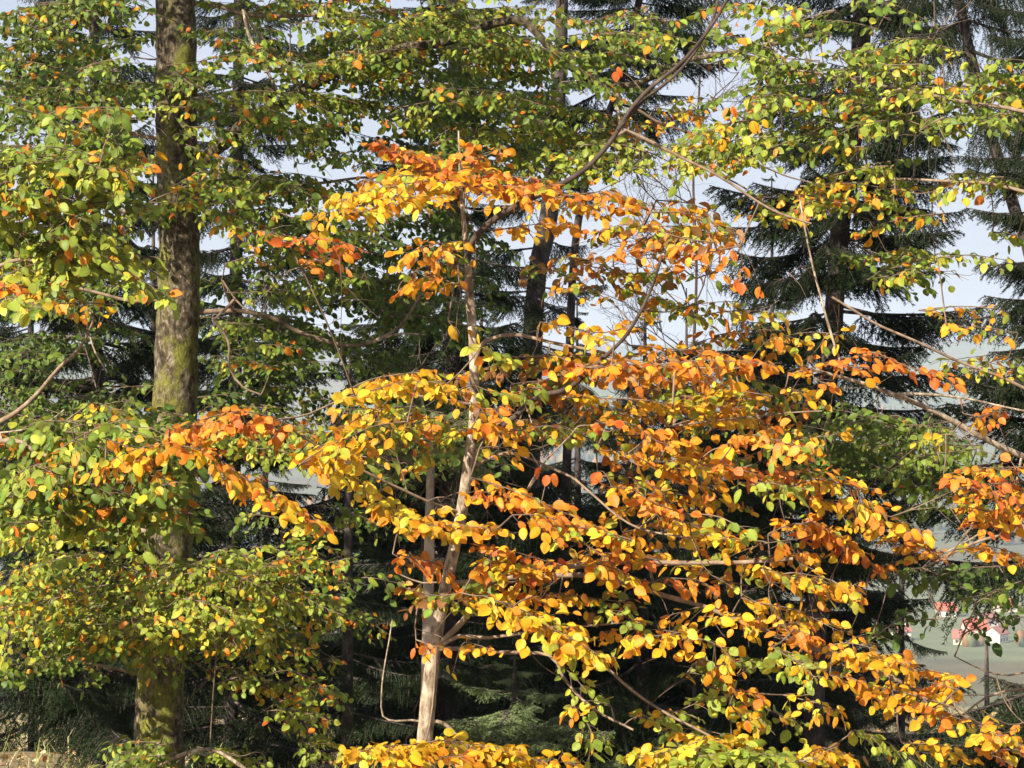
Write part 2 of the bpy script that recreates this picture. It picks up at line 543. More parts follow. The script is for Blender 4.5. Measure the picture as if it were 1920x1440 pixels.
def path(d, *xy, d1=None):
    n = len(xy)
    ds = np.linspace(d, d if d1 is None else d1, n)
    return np.array([P(x, y, k) for (x, y), k in zip(xy, ds)])

def sink(p, depth=.2):
    """extend a trunk path down into the ground"""
    x, y = p[0][0], p[0][1]
    return np.vstack([[(x - .02, y, ground_z(x, y) - depth)], p])

# strokes of foliage: tree, palette, distance, twig length, then the axis
def strokes(tree, text):
    for ln in text.strip().splitlines():
        w = ln.split()
        if not w or w[0].startswith('#'): continue
        pal, d, sp, dens = w[0], float(w[1]), float(w[2]), float(w[3])
        xy = [tuple(float(k) for k in c.split(',')) for c in w[4:]]
        d += RNG.normal(0, .06)
        tree.spray(path(d, *xy, d1=d + RNG.normal(0, .25)), pal, sp, dens)

# regions of foliage: palette, distances, number of sprays, spray length, x0 y0 x1 y1
def d_clear(x, y):
    """gaps in the leaves where the photograph shows the mossy trunk"""
    return any(a_ < y < b_ for a_, b_ in ((540, 760), (925, 1050), (1235, 1385), (0, 120), (250, 310), (430, 490)))

def fills(tree, text, origin_x):
    jobs = []
    for ln in text.strip().splitlines():
        w = ln.split()
        if not w or w[0].startswith('#'): continue
        pal, da, db, n, L, sp = w[0], float(w[1]), float(w[2]), int(w[3]), float(w[4]), float(w[5])
        x0, y0, x1, y1 = (float(k) for k in w[6:10])
        for i in range(n):
            u = (i + RNG.random()) / n
            y = y0 + (y1 - y0) * ((i * .618 + RNG.random() * .3) % 1)
            x = x0 + (x1 - x0) * RNG.random()
            if tree.leaf < .0466 and 225 < x < 420 and d_clear(x, y): continue
            jobs.append((abs(x - origin_x), x, y, RNG.uniform(da, db), pal, L * RNG.uniform(.65, 1.25), sp))
    jobs.sort(key=lambda j: j[0])
    for _, x, y, d, pal, L, sp in jobs:
        sg = 1 if x > origin_x else -1
        c = P(x, y, d)
        dr = unit(np.array((sg * RNG.uniform(.5, 1), RNG.normal(-.3, .5), RNG.normal(-.08, .17))))
        a_, b_ = c - dr * L * .5, c + dr * L * .5
        m_ = c + np.array((0, 0, .05 * L))
        tree.spray(np.array([a_, m_, b_]), pal, sp, RNG.uniform(.8, 1.15), .5)

# ---- the slim young beech in the middle
T1 = Broadleaf('beech_tree', 'slim young beech with pale stem and orange and yellow leaves, in the middle', (P(785, 0, 10)[0], 10), M_BEECH, .0505)
T1.trunk(sink(path(10, (786, 1500), (797, 1380), (806, 1280), (818, 1190), (840, 1080), (862, 980), (877, 880), (889, 780), (888, 650), (881, 560), (876, 480), (868, 400), (862, 320), (860, 245))),
         [.052, .046, .043, .040, .037, .031, .028, .027, .026, .024, .023, .021, .013, .008, .004], .05, 18, .05)
B = T1.branch
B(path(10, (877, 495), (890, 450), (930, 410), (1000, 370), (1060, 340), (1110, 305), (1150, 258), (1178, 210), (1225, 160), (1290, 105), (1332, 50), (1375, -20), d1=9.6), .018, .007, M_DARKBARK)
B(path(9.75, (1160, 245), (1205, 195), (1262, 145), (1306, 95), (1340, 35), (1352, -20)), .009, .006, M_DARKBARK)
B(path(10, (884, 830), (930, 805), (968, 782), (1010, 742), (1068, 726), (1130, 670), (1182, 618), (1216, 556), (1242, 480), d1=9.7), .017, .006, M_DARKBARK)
B(path(10, (888, 690), (900, 650), (922, 634), (965, 628), (1030, 640), (1120, 662), (1250, 690), (1400, 690), d1=9.8), .011, .004)
B(path(10, (820, 1216), (848, 1186), (880, 1150), (930, 1090), (1000, 1066), (1090, 1062), (1240, 1053), (1380, 1054), (1490, 1048), d1=9.4), .016, .008)
B(path(10, (821, 1216), (862, 1192), (920, 1196), (985, 1190), (1080, 1172), (1175, 1167), d1=9.6), .011, .004)
B(path(10, (819, 1218), (880, 1218), (935, 1222), (1028, 1228), (1052, 1262), (1085, 1300), (1135, 1342), (1185, 1372), d1=9.3), .011, .005)
B(path(9.7, (1035, 1190), (1120, 1243), (1165, 1278), (1213, 1314), (1262, 1346), (1330, 1380), (1430, 1440), d1=9.3), .008, .005)
B(path(10, (840, 1095), (930, 1085), (1030, 1082), (1100, 1078), (1160, 1092), (1290, 1130), (1350, 1150), (1430, 1180), (1500, 1207), (1560, 1226), (1650, 1262), (1750, 1302), (1840, 1362), (1960, 1420), d1=9.2), .014, .007)
B(path(10, (797, 1352), (770, 1350), (742, 1352), (716, 1342), (714, 1300), (722, 1240), (734, 1160)), .006, .0025, M_BEECH)
B(path(10, (800, 1354), (820, 1352), (842, 1362), (872, 1392), (905, 1412)), .011, .006, M_BEECH)
B(path(10, (886, 870), (960, 850), (1060, 890), (1110, 930), (1200, 990), (1300, 1010), d1=9.5), .008, .004)
B(path(10, (889, 760), (800, 745), (720, 742), (650, 748), (580, 775), (520, 785), d1=9.6), .008, .004)
B(path(10, (868, 960), (800, 940), (700, 890), (620, 850), (540, 800), d1=9.6), .008, .004)
B(path(10, (838, 1085), (790, 1090), (750, 1075)), .006, .003)
B(path(9.8, (1262, 800), (1360, 788), (1450, 776), (1540, 770)), .006, .003)
B(path(9.8, (1370, 675), (1390, 735), (1425, 785)), .005, .003)
B(path(9.7, (985, 930), (1010, 880), (1065, 820), (1080, 800)), .006, .003)
B(path(9.9, (1175, 245), (1240, 275), (1300, 305), (1370, 345), (1440, 390), (1520, 420)), .009, .005)
strokes(T1, '''
A 9.6 .13 1.2 870,738 800,704 720,708 645,732
Y 9.6 .12 1.2 840,722 760,716 690,735 640,745
Y 9.5 .13 1.1 760,792 700,800 640,830 590,855
A 9.5 .13 1.2 690,830 620,848 560,872
Y 9.5 .14 1.2 560,850 640,885 710,930 760,968 830,985
A 9.4 .13 1.2 730,965 790,982 850,985 930,988
Y 9.4 .12 1.0 700,940 760,970 840,1000
O 9.5 .12 1.2 555,802 470,776 400,782 315,806
A 9.5 .12 1.1 540,810 440,792 350,815
A 9.4 .14 1.2 320,832 400,852 470,900 540,940 605,985
Y 9.4 .13 1.2 400,870 460,905 530,950 600,990
A 9.5 .12 1.1 180,880 240,842 330,830 420,858
A 9.5 .10 1.0 200,820 260,850 300,900
O 9.6 .12 1.0 545,460 590,448 655,455
O 9.6 .10 1.0 560,500 600,482 640,470
O 9.8 .16 1.2 862,340 866,300 862,262
O 9.8 .15 1.2 862,330 780,300 700,270
O 9.8 .15 1.2 868,330 890,310 905,280
A 9.7 .16 1.2 865,350 800,338 720,350 640,380
A 9.7 .15 1.1 868,350 930,345 1000,350 1045,362
Y 9.6 .14 1.1 840,370 740,372 690,392 640,406
A 9.9 .14 1.0 860,320 800,320 740,330
O 9.9 .14 1.0 880,330 940,330 1010,340
N 10.2 .14 1.0 1040,370 1130,360 1200,380 1270,400
A 10.1 .12 1.0 1050,390 1120,385 1190,395
A 9.7 .12 1.1 866,452 810,458 755,482
A 9.9 .12 1.0 930,432 1000,424 1070,418
A 9.7 .12 1.1 862,532 800,520 745,545
N 9.9 .12 1.0 860,500 800,500 760,520
O 10.0 .13 1.0 1150,482 1210,468 1290,480 1385,462
N 10.0 .14 1.1 1110,440 1180,420 1260,440 1340,450
N 10.1 .14 1.1 1150,500 1200,520 1260,515
M 10.1 .12 1.0 1210,420 1290,430 1350,440
A 9.7 .10 .8 905,612 870,606 842,600
L 9.6 .10 .9 900,652 930,662 965,668
A 9.8 .12 1.0 1010,602 1060,610 1110,620 1160,615 1215,585
O 9.8 .12 1.0 1030,662 1100,690 1160,684
Y 9.6 .09 .9 1110,630 1150,642
O 9.7 .12 1.2 1100,692 1200,686 1290,674 1370,680 1450,688
A 9.6 .12 1.1 1200,690 1280,690 1340,700 1400,690
O 9.9 .10 1.0 1180,650 1260,655 1330,660 1400,670
M 9.7 .12 1.1 892,722 950,740 1010,722
O 9.5 .10 1.1 870,745 900,765 940,770
A 9.9 .14 1.0 1050,742 1120,746 1200,752 1300,762 1400,782
O 9.7 .12 1.0 1105,802 1180,790 1240,828 1295,832
N 10.1 .14 1.0 1150,772 1220,820 1290,868
N 10.1 .14 1.0 1250,740 1340,745 1430,752
A 9.9 .13 1.0 1300,700 1380,730 1450,745
L 9.8 .12 1.0 1000,792 1060,800 1100,815
A 9.5 .11 1.0 885,800 930,812 965,802
A 9.6 .10 .9 900,842 930,838 975,842
A 9.4 .13 1.3 885,896 940,912 1000,932 1055,962 1110,985 1185,1014
O 9.3 .11 1.2 900,920 960,940 1020,960
O 9.4 .11 1.1 1150,912 1190,916 1230,940 1295,962
A 9.6 .12 1.1 1180,852 1240,880 1300,900 1355,912
Y 9.6 .11 1.0 1240,860 1310,870 1370,890
A 9.6 .12 1.2 1335,842 1400,816 1460,826 1525,842
O 9.5 .12 1.1 1350,862 1410,882 1485,892
L 9.6 .11 1.0 1380,902 1450,905 1505,912
A 9.5 .13 1.2 1480,912 1540,900 1600,920 1650,960 1745,1002
Y 9.5 .13 1.1 1500,940 1570,945 1640,985
A 9.4 .13 1.3 1440,1000 1490,982 1545,992 1605,1032
O 9.4 .12 1.2 1520,978 1560,1010 1615,1042
L 9.5 .10 1.0 1355,968 1395,988
A 9.3 .13 1.3 1430,1064 1480,1076 1540,1090 1605,1112
Y 9.3 .12 1.1 1500,1075 1560,1090 1600,1120
O 9.4 .12 1.1 740,1036 790,1046 832,1062
O 9.4 .13 1.2 890,1062 930,1032 990,1042 1055,1062
A 9.4 .12 1.2 910,1050 970,1060 1040,1075
A 9.3 .12 1.2 960,970 1010,968 1050,978
A 9.3 .13 1.2 1050,982 1110,990 1185,1012
O 9.4 .12 1.1 1170,1032 1230,1050
A 9.4 .12 1.1 1110,1052 1170,1072 1225,1092
N 9.7 .12 1.1 750,1102 810,1116 865,1110
Y 9.6 .11 1.0 790,1120 840,1125 880,1120
L 9.4 .11 1.0 895,1090 925,1115
Y 9.2 .14 1.5 905,1118 960,1140 1000,1168 1052,1190 1100,1212 1135,1235
A 9.2 .13 1.4 940,1130 1000,1160 1060,1190 1120,1225
A 9.4 .11 1.0 995,1120 1040,1112 1090,1120
O 9.5 .10 .9 780,1198 815,1210
A 9.5 .10 .9 870,1206 910,1216 945,1228
L 9.7 .12 1.0 1140,1142 1200,1170
N 9.8 .14 1.0 1050,1110 1120,1120 1180,1130
A 9.4 .12 1.1 1170,1202 1220,1190 1265,1192
A 9.3 .12 1.1 1280,1190 1340,1202 1375,1240
O 9.3 .12 1.1 1340,1240 1380,1290 1425,1300
O 9.3 .11 1.0 1290,1220 1330,1240 1370,1280
A 9.4 .12 1.1 1335,1156 1380,1150 1425,1158
A 9.4 .11 1.1 1460,1166 1505,1170
O 9.4 .12 1.1 1490,1180 1545,1202
L 9.3 .12 1.2 1450,1212 1490,1240 1535,1275
A 9.3 .12 1.2 1555,1262 1600,1270 1640,1298 1665,1320
Y 9.3 .12 1.1 1470,1302 1530,1320 1565,1335
A 9.4 .12 1.1 1550,1212 1600,1206 1645,1215
A 9.4 .11 1.1 1620,1232 1690,1240
Y 9.2 .11 1.0 1365,1320 1400,1350 1432,1345
L 9.3 .11 1.0 1050,1242 1082,1270 1102,1295
M 9.3 .12 1.0 1060,1322 1110,1310 1145,1322
L 9.2 .12 1.2 1090,1345 1105,1370 1120,1395
M 9.3 .11 1.0 1190,1342 1230,1350 1265,1332
Y 9.2 .15 1.4 800,1390 740,1400 660,1415
Y 9.2 .15 1.5 820,1385 900,1400 985,1408
A 9.1 .15 1.4 700,1420 780,1415 880,1420
Y 9.1 .14 1.4 880,1425 960,1420 1085,1425
Y 9.1 .16 1.5 1200,1420 1280,1402 1345,1386 1420,1392
L 9.1 .16 1.5 1250,1430 1330,1415 1410,1410 1490,1425
Y 9.0 .14 1.3 1490,1432 1545,1402 1590,1412
A 9.2 .12 1.1 1680,1332 1740,1328 1775,1352
A 9.2 .11 1.1 1740,1282 1795,1292
A 9.1 .12 1.1 1835,1362 1872,1382
A 9.2 .12 1.1 1640,1290 1710,1300 1790,1330
Y 9.1 .12 1.1 1690,1392 1750,1400 1810,1425
A 9.3 .11 1.0 1700,1240 1760,1262 1810,1275
L 9.2 .11 1.0 1600,1370 1660,1390 1700,1425
O 9.1 .11 1.0 1860,1420 1900,1405
A 9.7 .13 1.0 1230,960 1300,985 1380,1000
A 9.6 .12 1.0 1290,1000 1360,1010 1430,1015
N 9.9 .13 1.0 1240,1040 1330,1075 1400,1100
O 9.6 .12 1.0 1250,1080 1310,1090 1350,1110
''')
fills(T1, '''
N 10.1 10.9 6 .55 .12 1050 620 1500 780
N 10.1 10.9 6 .55 .12 1080 760 1540 930
A 10.0 10.7 5 .5 .12 1150 720 1500 880
G 10.2 10.8 4 .5 .12 1180 700 1500 900
N 10.1 10.8 6 .5 .12 900 690 1080 860
A 10.0 10.6 4 .5 .12 1180 930 1560 1110
N 10.0 10.7 8 .5 .12 1060 360 1350 540
M 10.2 10.8 5 .5 .11 1180 560 1420 660
A 10.0 10.6 7 .5 .12 660 280 1000 400
A 9.6 10.4 4 .5 .12 1200 1130 1560 1260
L 9.5 10.2 5 .45 .12 1300 1200 1700 1380
M 9.6 10.4 8 .5 .12 640 760 860 860
A 9.6 10.4 3 .5 .12 880 1020 1160 1110
''', 880)
for (x, y, c, d) in [(1300, 480, 1, 9.8), (1392, 500, 1, 9.7), (1380, 530, 0, 9.7), (1426, 542, 1, 9.7), (1295, 572, 0, 9.8), (1400, 690, 0, 9.7), (1012, 878, 0, 9.5), (1034, 890, 0, 9.5), (1120, 885, 0, 9.5),
                     (1455, 632, 1, 9.8), (850, 1260, 5, 9.6), (1375, 195, 1, 9.8), (1410, 230, 3, 9.8), (1146, 130, 0, 9.8)]:
    p = P(x, y, d)
    A = np.vstack(T1.skel); k = np.linalg.norm(A - p, axis=1).argmin()
    t = np.linspace(0, 1, 6)[:, None]
    T1.tw.add(A[k] * (1 - t) + p * t + np.array((0, 0, .03)) * np.sin(t * 3.14), np.linspace(.002, .001, 6), 3)
    for j in range(2):
        T1.leaf_at(p + RNG.normal(0, .012, 3), unit(np.array((RNG.normal(0, .5), -.2, -.8))), None, c, .052)
T1.finish()

# ---- the big mossy beech on the left
T2 = Broadleaf('beech_tree', 'large beech with thick mossy trunk and green leaves, left of the middle', (P(303, 0, 14)[0], 14), M_MOSSY, .0465)
T2.trunk(sink(path(14, (306, 1540), (300, 1440), (300, 1280), (312, 1120), (322, 960), (327, 780), (332, 640), (337, 480), (331, 300), (331, 120), (329, -60), (335, -600), (345, -1400))),
         [.175, .158, .150, .147, .142, .134, .134, .134, .128, .122, .118, .114, .085, .03], .075, 40, .04, 9.)
B = T2.branch
B(path(14, (350, 330), (400, 288), (432, 255), (475, 215), (530, 192), (600, 155), (657, 127), (720, 102), (800, 88), (873, 63), (967, 40), (1040, 98), (1105, 148), (1162, 162), (1230, 138), (1310, 110), (1420, 88), (1540, 60), d1=13), .050, .012, M_MOSSY, wob=.03)
B(path(13.2, (1162, 164), (1158, 200), (1166, 245)), .016, .010, M_BEECH)
B(path(13.2, (1164, 186), (1230, 225), (1290, 250), (1390, 296), (1480, 332), (1560, 350)), .010, .004, M_TWIG)
B(path(13.2, (1166, 245), (1230, 270), (1290, 295), (1380, 345), (1460, 395)), .009, .004, M_TWIG)
B(path(13.4, (455, 20), (468, 65), (484, 95), (508, 150), (534, 198)), .014, .009, M_BEECH)
B(path(14, (362, 8), (410, 12), (450, 25), (520, 30), (640, 25), (760, 20)), .022, .008)
B(path(14, (345, 590), (400, 584), (455, 583), (520, 602), (560, 622), (640, 648), (700, 640), (752, 612), (785, 560), (800, 520)), .020, .009, M_TWIG)
B(path(14, (700, 640), (740, 625), (800, 628)), .010, .005, M_BEECH)
B(path(13.6, (415, 525), (440, 560), (465, 585)), .009, .006)
B(path(13.6, (400, 600), (428, 640), (430, 690), (455, 725), (490, 740)), .010, .006)
B(path(14, (310, 260), (270, 255), (240, 248), (170, 265), (90, 280)), .016, .006)
B(path(14, (320, 112), (280, 112), (250, 108)), .008, .005)
B(path(14, (320, 420), (250, 400), (170, 385), (60, 380)), .018, .007)
B(path(14, (330, 420), (420, 400), (520, 360), (620, 340), (760, 330)), .018, .007)
B(path(14, (312, 560), (270, 562), (235, 560), (150, 540), (30, 520)), .016, .006)
B(path(14, (300, 790), (260, 795), (248, 800)), .010, .005)
B(path(14, (310, 1180), (370, 1180), (430, 1220), (470, 1180), (520, 1120), (560, 1080)), .014, .006)
B(path(13, (300, 1435), (350, 1412), (395, 1405), (430, 1420), (460, 1440)), .016, .011, M_BEECH)
B(path(14, (310, 1000), (200, 990), (110, 1000), (20, 990)), .020, .010, M_BEECH)
B(path(14, (300, 1270), (200, 1250), (80, 1230)), .012, .006)
fills(T2, '''
G 13.0 14.8 30 .7 .17 440 0 960 120
D 14.4 16 14 .7 .18 440 -20 960 140
G 12.8 14.2 14 .7 .16 420 110 720 240
G 12.8 14.2 20 .7 .16 640 60 1140 250
G 13.0 14.0 12 .6 .15 850 200 1180 330
L 12.8 13.8 10 .6 .15 960 250 1180 340
G 13.0 14.0 8 .6 .15 960 0 1180 130
M 12.9 13.6 9 .5 .12 1150 190 1420 350
G 12.9 13.6 5 .4 .11 1180 20 1360 120
D 14.4 16.4 28 .7 .19 560 90 980 300
G 12.9 13.8 15 .6 .15 380 180 640 380
G 12.9 13.8 16 .6 .15 370 330 640 460
D 14.2 16.2 56 .7 .19 380 400 870 720
G 13.4 14.4 9 .5 .13 480 460 740 560
G 13.4 14.4 9 .5 .13 400 600 600 780
D 14.2 15.8 18 .7 .17 400 690 880 820
L 13.0 13.7 12 .5 .13 400 790 600 870
G 13.2 13.9 5 .5 .13 280 130 420 260
G 13.2 13.9 6 .5 .13 250 300 420 420
G 13.0 14.6 18 .6 .15 0 0 215 200
D 14.2 15.6 14 .7 .17 0 0 200 200
D 14.2 15.8 26 .7 .18 0 120 270 420
D 14.2 16.0 40 .7 .19 0 430 290 790
L 12.4 13.6 58 .6 .15 0 960 420 1200
L 12.4 13.4 30 .6 .14 280 1040 560 1240
G 12.8 14.2 18 .6 .15 0 1080 320 1270
L 12.8 13.6 12 .5 .13 330 1230 600 1310
L 12.8 13.6 10 .5 .12 340 1320 590 1430
G 12.8 13.6 5 .4 .12 230 1390 350 1440
G 13.2 14.2 14 .5 .13 480 960 700 1200
D 14 15 8 .6 .15 640 780 900 900
G 12.5 16 95 .9 .2 -250 -800 1100 -40
''', 330)
T2.finish()

# ---- beech beyond the left edge of the frame
T5 = Broadleaf('beech_tree', 'beech at the left edge with large green leaves, its trunk out of the frame', (P(-420, 0, 11)[0], 11), M_BEECH, .054)
T5.trunk(sink(path(11, (-420, 1500), (-410, 1000), (-395, 500), (-385, 0), (-380, -700))), [.10, .095, .085, .075, .06, .02], .04, 18, .1)
B = T5.branch
B(path(11, (-405, 900), (-250, 850), (-100, 815), (0, 790), (62, 748), (112, 690), (150, 650), (176, 598), d1=10.6), .030, .006, M_BEECHDARK)
B(path(10.8, (150, 560), (165, 610), (180, 665), (202, 698)), .006, .004, M_BEECH)
B(path(11, (-400, 700), (-200, 560), (0, 420), (120, 350), (200, 330), d1=10.6), .028, .006)
B(path(11, (-400, 1000), (-200, 900), (0, 830), (80, 850), (200, 900), (300, 905), d1=10.4), .030, .005)
B(path(11, (-400, 800), (-200, 620), (0, 500), (100, 495), (220, 510), d1=10.6), .026, .005)
B(path(10.8, (0, 812), (40, 805), (90, 790), (120, 770)), .006, .004, M_BEECH)
fills(T5, '''
L 10.3 11.0 15 .6 .16 0 280 230 420
G 10.3 11.2 9 .6 .16 0 200 230 320
L 10.3 11.0 9 .55 .14 0 470 280 530
G 10.3 11.0 6 .5 .13 0 420 200 480
G 10.0 11.0 30 .6 .16 0 790 290 1000
G 10.0 10.8 10 .5 .14 170 760 330 880
L 10.3 11.0 10 .5 .14 0 880 260 980
G 10 12.5 26 .9 .2 -900 -1000 -40 -250
''', -400)
strokes(T5, '''
O 10.5 .11 1.0 0,535 60,540 110,545
A 10.5 .11 1.0 100,572 150,568 215,575
A 10.4 .10 .9 60,950 110,930
L 10.6 .10 .9 10,560 80,575
''')
T5.finish()

# ---- beech beyond the right edge
T3 = Broadleaf('beech_tree', 'beech at the right edge with a long pale branch reaching in, trunk out of frame', (P(2230, 0, 10.5)[0], 10.5), M_BEECH, .0465)
T3.trunk(sink(path(10.5, (2230, 1500), (2240, 1000), (2225, 500), (2235, 0), (2240, -700))), [.10, .095, .085, .075, .06, .02], .04, 18, .1)
B = T3.branch
B(path(10.5, (2230, 960), (2100, 920), (1960, 872), (1900, 846), (1830, 812), (1750, 771), (1680, 740), (1600, 710), (1520, 692), d1=10), .024, .008, M_BEECH)
B(path(10.1, (1680, 739), (1760, 740), (1860, 758), (1940, 775)), .008, .004, M_BEECH)
B(path(10.0, (1578, 700), (1570, 672), (1548, 585), (1522, 485), (1506, 412), (1500, 370)), .007, .004, M_BEECH)
B(path(10.6, (2235, 830), (2100, 800), (1980, 752), (1900, 720), (1790, 672), (1700, 632), (1640, 605), (1600, 580), (1560, 555)), .011, .006)
B(path(10.5, (2230, 1060), (2100, 1030), (1960, 1000), (1880, 1005), (1800, 1030), (1730, 1065)), .018, .005)
B(path(10.5, (2230, 1300), (2100, 1290), (1960, 1290), (1900, 1296), (1850, 1310), (1812, 1335)), .016, .005)
B(path(10.2, (1960, 1250), (1890, 1265), (1830, 1250), (1790, 1232)), .007, .003)
B(path(10.5, (2235, 260), (2100, 230), (1960, 215), (1800, 190), (1600, 150), (1450, 120), d1=11.5), .015, .005)
B(path(10.5, (2230, 500), (2100, 420), (1960, 370), (1800, 340), (1650, 340), (1500, 350), d1=11.5), .014, .005)
B(path(10.2, (1742, 790), (1750, 820), (1765, 860)), .005, .003)
B(path(10.1, (1840, 822), (1848, 795), (1830, 780)), .004, .003)
B(path(10.3, (1900, 940), (1850, 990), (1800, 1020), (1745, 1050)), .006, .003, M_BEECH)
fills(T3, '''
G 10.8 12.0 11 .5 .12 1370 10 1700 110
G 10.8 12.0 8 .5 .12 1360 100 1600 150
L 10.8 11.8 7 .5 .12 1580 90 1800 180
G 10.8 12.0 7 .5 .12 1380 170 1560 300
G 10.8 12.0 11 .5 .12 1560 170 1830 250
G 10.8 11.8 4 .5 .12 1290 200 1460 290
L 10.8 11.8 7 .5 .12 1290 250 1480 300
L 10.8 11.8 5 .5 .12 1400 300 1900 420
M 10.8 11.8 4 .5 .11 1450 310 1850 400
G 10.8 11.8 8 .5 .12 1820 120 1920 260
G 10.8 11.8 4 .4 .12 1650 480 1760 520
L 10.8 11.8 2 .4 .10 1800 430 1920 490
G 10.5 13 20 .9 .2 1300 -700 2500 -100
G 10.8 11.8 3 .4 .11 1700 100 1900 400
D 11.5 12.5 14 .6 .15 1560 790 1790 900
M 11 12 6 .45 .11 1400 340 1800 440
L 11 12 3 .4 .10 1600 470 1780 530
D 9.8 10.6 7 .4 .10 1680 1060 1910 1180
M 10.2 11 4 .4 .10 1780 560 1900 700
G 11.0 12.0 7 .5 .12 1570 800 1780 880
G 11 12 6 .4 .12 1720 880 1800 960
''', 2200)
strokes(T3, '''
O 10.0 .11 1.0 1480,702 1545,688 1600,690 1690,688
O 10.0 .11 1.0 1600,670 1640,660 1700,685 1800,716
Y 9.9 .10 .9 1475,728 1530,742
O 9.9 .08 .7 1525,715 1560,722
O 10.0 .08 .6 1805,775 1842,782
O 10.0 .08 .6 1835,785 1880,766
Y 9.9 .09 .8 1730,818 1780,818
A 9.8 .12 1.1 1920,872 1835,880 1770,892
O 9.8 .11 1.1 1915,900 1850,905 1780,898
Y 9.8 .12 1.1 1925,912 1865,920 1810,938
A 9.8 .12 1.1 1925,948 1870,964 1810,950
O 9.9 .11 1.0 1920,960 1860,975 1820,985
A 9.8 .12 1.1 1920,1045 1850,1026 1785,1030
O 9.9 .11 .9 1760,1030 1690,1050 1630,1062
O 10.0 .11 .8 1660,1000 1720,1020 1770,1050
A 9.9 .11 1.0 1640,972 1700,1002 1745,1012
A 9.8 .11 .9 1920,1350 1890,1355 1850,1340
D 10.0 .10 .8 1920,1090 1860,1110 1800,1120
D 10.0 .10 .8 1900,1150 1850,1120 1780,1090
''')
T3.finish()

# ---- slim pale sapling behind the young beech
T6 = Broadleaf('young_tree', 'thin straight pale stem standing close behind the young beech', (P(800, 0, 12.5)[0], 12.5), M_PALE, .05)
T6.trunk(sink(path(12.5, (798, 1500), (802, 1200), (806, 940), (808, 860), (810, 815), (812, 778))), [.044, .040, .037, .034, .031, .022, .008], .03, 12, .08)
T6.branch(path(12.5, (809, 830), (840, 805), (880, 792)), .008, .003)
T6.branch(path(12.5, (809, 822), (770, 795), (720, 800)), .008, .003)
fills(T6, '''
D 12.3 12.9 9 .45 .12 700 770 900 870
G 12.3 12.8 5 .4 .11 720 800 900 860
''', 808)
T6.finish(120)

# ------------------------------------------------------------------ conifers
def bough_template(seed, L=1.0, droop=.25, lift=.18, hang=.5, dens=1.0, nmat=0):
    """one bough along +X: wood tubes and needles in one mesh"""
    r = np.random.default_rng(seed)
    T = Tubes()
    xs = np.linspace(0, L, 14)
    sw = r.normal(0, .03)
    ax = np.stack([xs, sw * np.sin(xs * 3), -droop * xs + (droop * .55 + lift) * xs ** 2.2], 1)
    T.add(ax, np.linspace(.013, .0025, 14) * (.6 + .4 * L), 4)
    nb, nd = [], []                       # needle bases / directions
    def needles(pts, per):
        seg = np.linalg.norm(np.diff(pts, axis=0), axis=1)
        n = max(3, int(seg.sum() * per))
        t = r.random(n) * (len(pts) - 1)
        i = t.astype(int); f = (t - i)[:, None]
        p = pts[i] * (1 - f) + pts[i + 1] * f
        tan = unit(pts[i + 1] - pts[i])
        rd = r.normal(0, 1, (n, 3)); rd = unit(rd - (rd * tan).sum(1, keepdims=True) * tan)
        rd[:, 2] = rd[:, 2] * .7 + .12
        nb.append(p); nd.append(unit(rd * .85 + tan * .75))
    needles(ax[4:], 260 * dens)
    n1 = int(20 * L + 4)
    for k in range(n1):
        for sd_ in (-1, 1):
            u = .18 + .80 * (k + r.random() * .8) / n1
            i = min(12, int(u * 13)); p = ax[i] + (ax[i + 1] - ax[i]) * (u * 13 - i)
            l2 = L * (.42 * (1 - u) + .07) * r.uniform(.65, 1.2)
            an = math.radians(r.uniform(42, 66))
            d = np.array((math.cos(an), math.sin(an) * sd_, r.normal(-.05, .10)))
            t = np.linspace(0, 1, 5)[:, None]
            q = p + d * t * l2 + np.array((0, 0, -hang * l2)) * t ** 2
            T.add(q, np.linspace(.0045, .0015, 5), 3)
            needles(q, 300 * dens)
            m = int(l2 / .055)
            for j in range(m):
                tt = .2 + .75 * j / max(1, m)
                pp = q[0] + d * tt * l2 + np.array((0, 0, -hang * l2)) * tt ** 2
                a2 = an * sd_ + math.radians(r.uniform(30, 60)) * (1 if j % 2 else -1)
                l3 = l2 * (1.05 - tt) * r.uniform(.35, .6) + .02
                d3 = np.array((math.cos(a2), math.sin(a2), r.normal(-.15 - hang * .5, .16)))
                q3 = pp + d3 * np.linspace(0, 1, 3)[:, None] * l3 + np.array((0, 0, -hang * l3 * .7)) * np.linspace(0, 1, 3)[:, None] ** 2
                needles(q3, 330 * dens)
    nb, nd = np.vstack(nb), np.vstack(nd)
    n = len(nb)
    ln = r.uniform(.014, .026, (n, 1))
    sdv = unit(np.cross(nd, r.normal(0, 1, (n, 3)))) * r.uniform(.0019, .0034, (n, 1))
    NV = np.stack([nb - sdv, nb + sdv, nb + nd * ln], 1).reshape(-1, 3)
    TV, TF = np.vstack(T.v), np.vstack(T.f)
    tri = np.vstack([TF[:, [0, 1, 2]], TF[:, [0, 2, 3]]])
    F = np.vstack([tri, np.arange(3 * n).reshape(-1, 3) + len(TV)])
    mi = np.concatenate([np.zeros(len(tri)), np.ones(n)])
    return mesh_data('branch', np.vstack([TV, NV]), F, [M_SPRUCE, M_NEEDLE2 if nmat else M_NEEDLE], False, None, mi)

BOUGH = [bough_template(100 + k, 1.0, [.12, .2, .05, .25, .15, 0][k], [.08, .12, .04, .14, .06, .05][k], [.45, .7, .35, .9, .6, .4][k]) for k in range(6)]
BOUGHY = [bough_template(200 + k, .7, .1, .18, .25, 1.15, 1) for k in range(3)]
BOUGHD = [bough_template(300 + k, .9, .45, .1, 1.6, .55) for k in range(3)]      # thin hanging boughs
print('bough tris', [len(b.polygons) for b in BOUGH], [len(b.polygons) for b in BOUGHY])

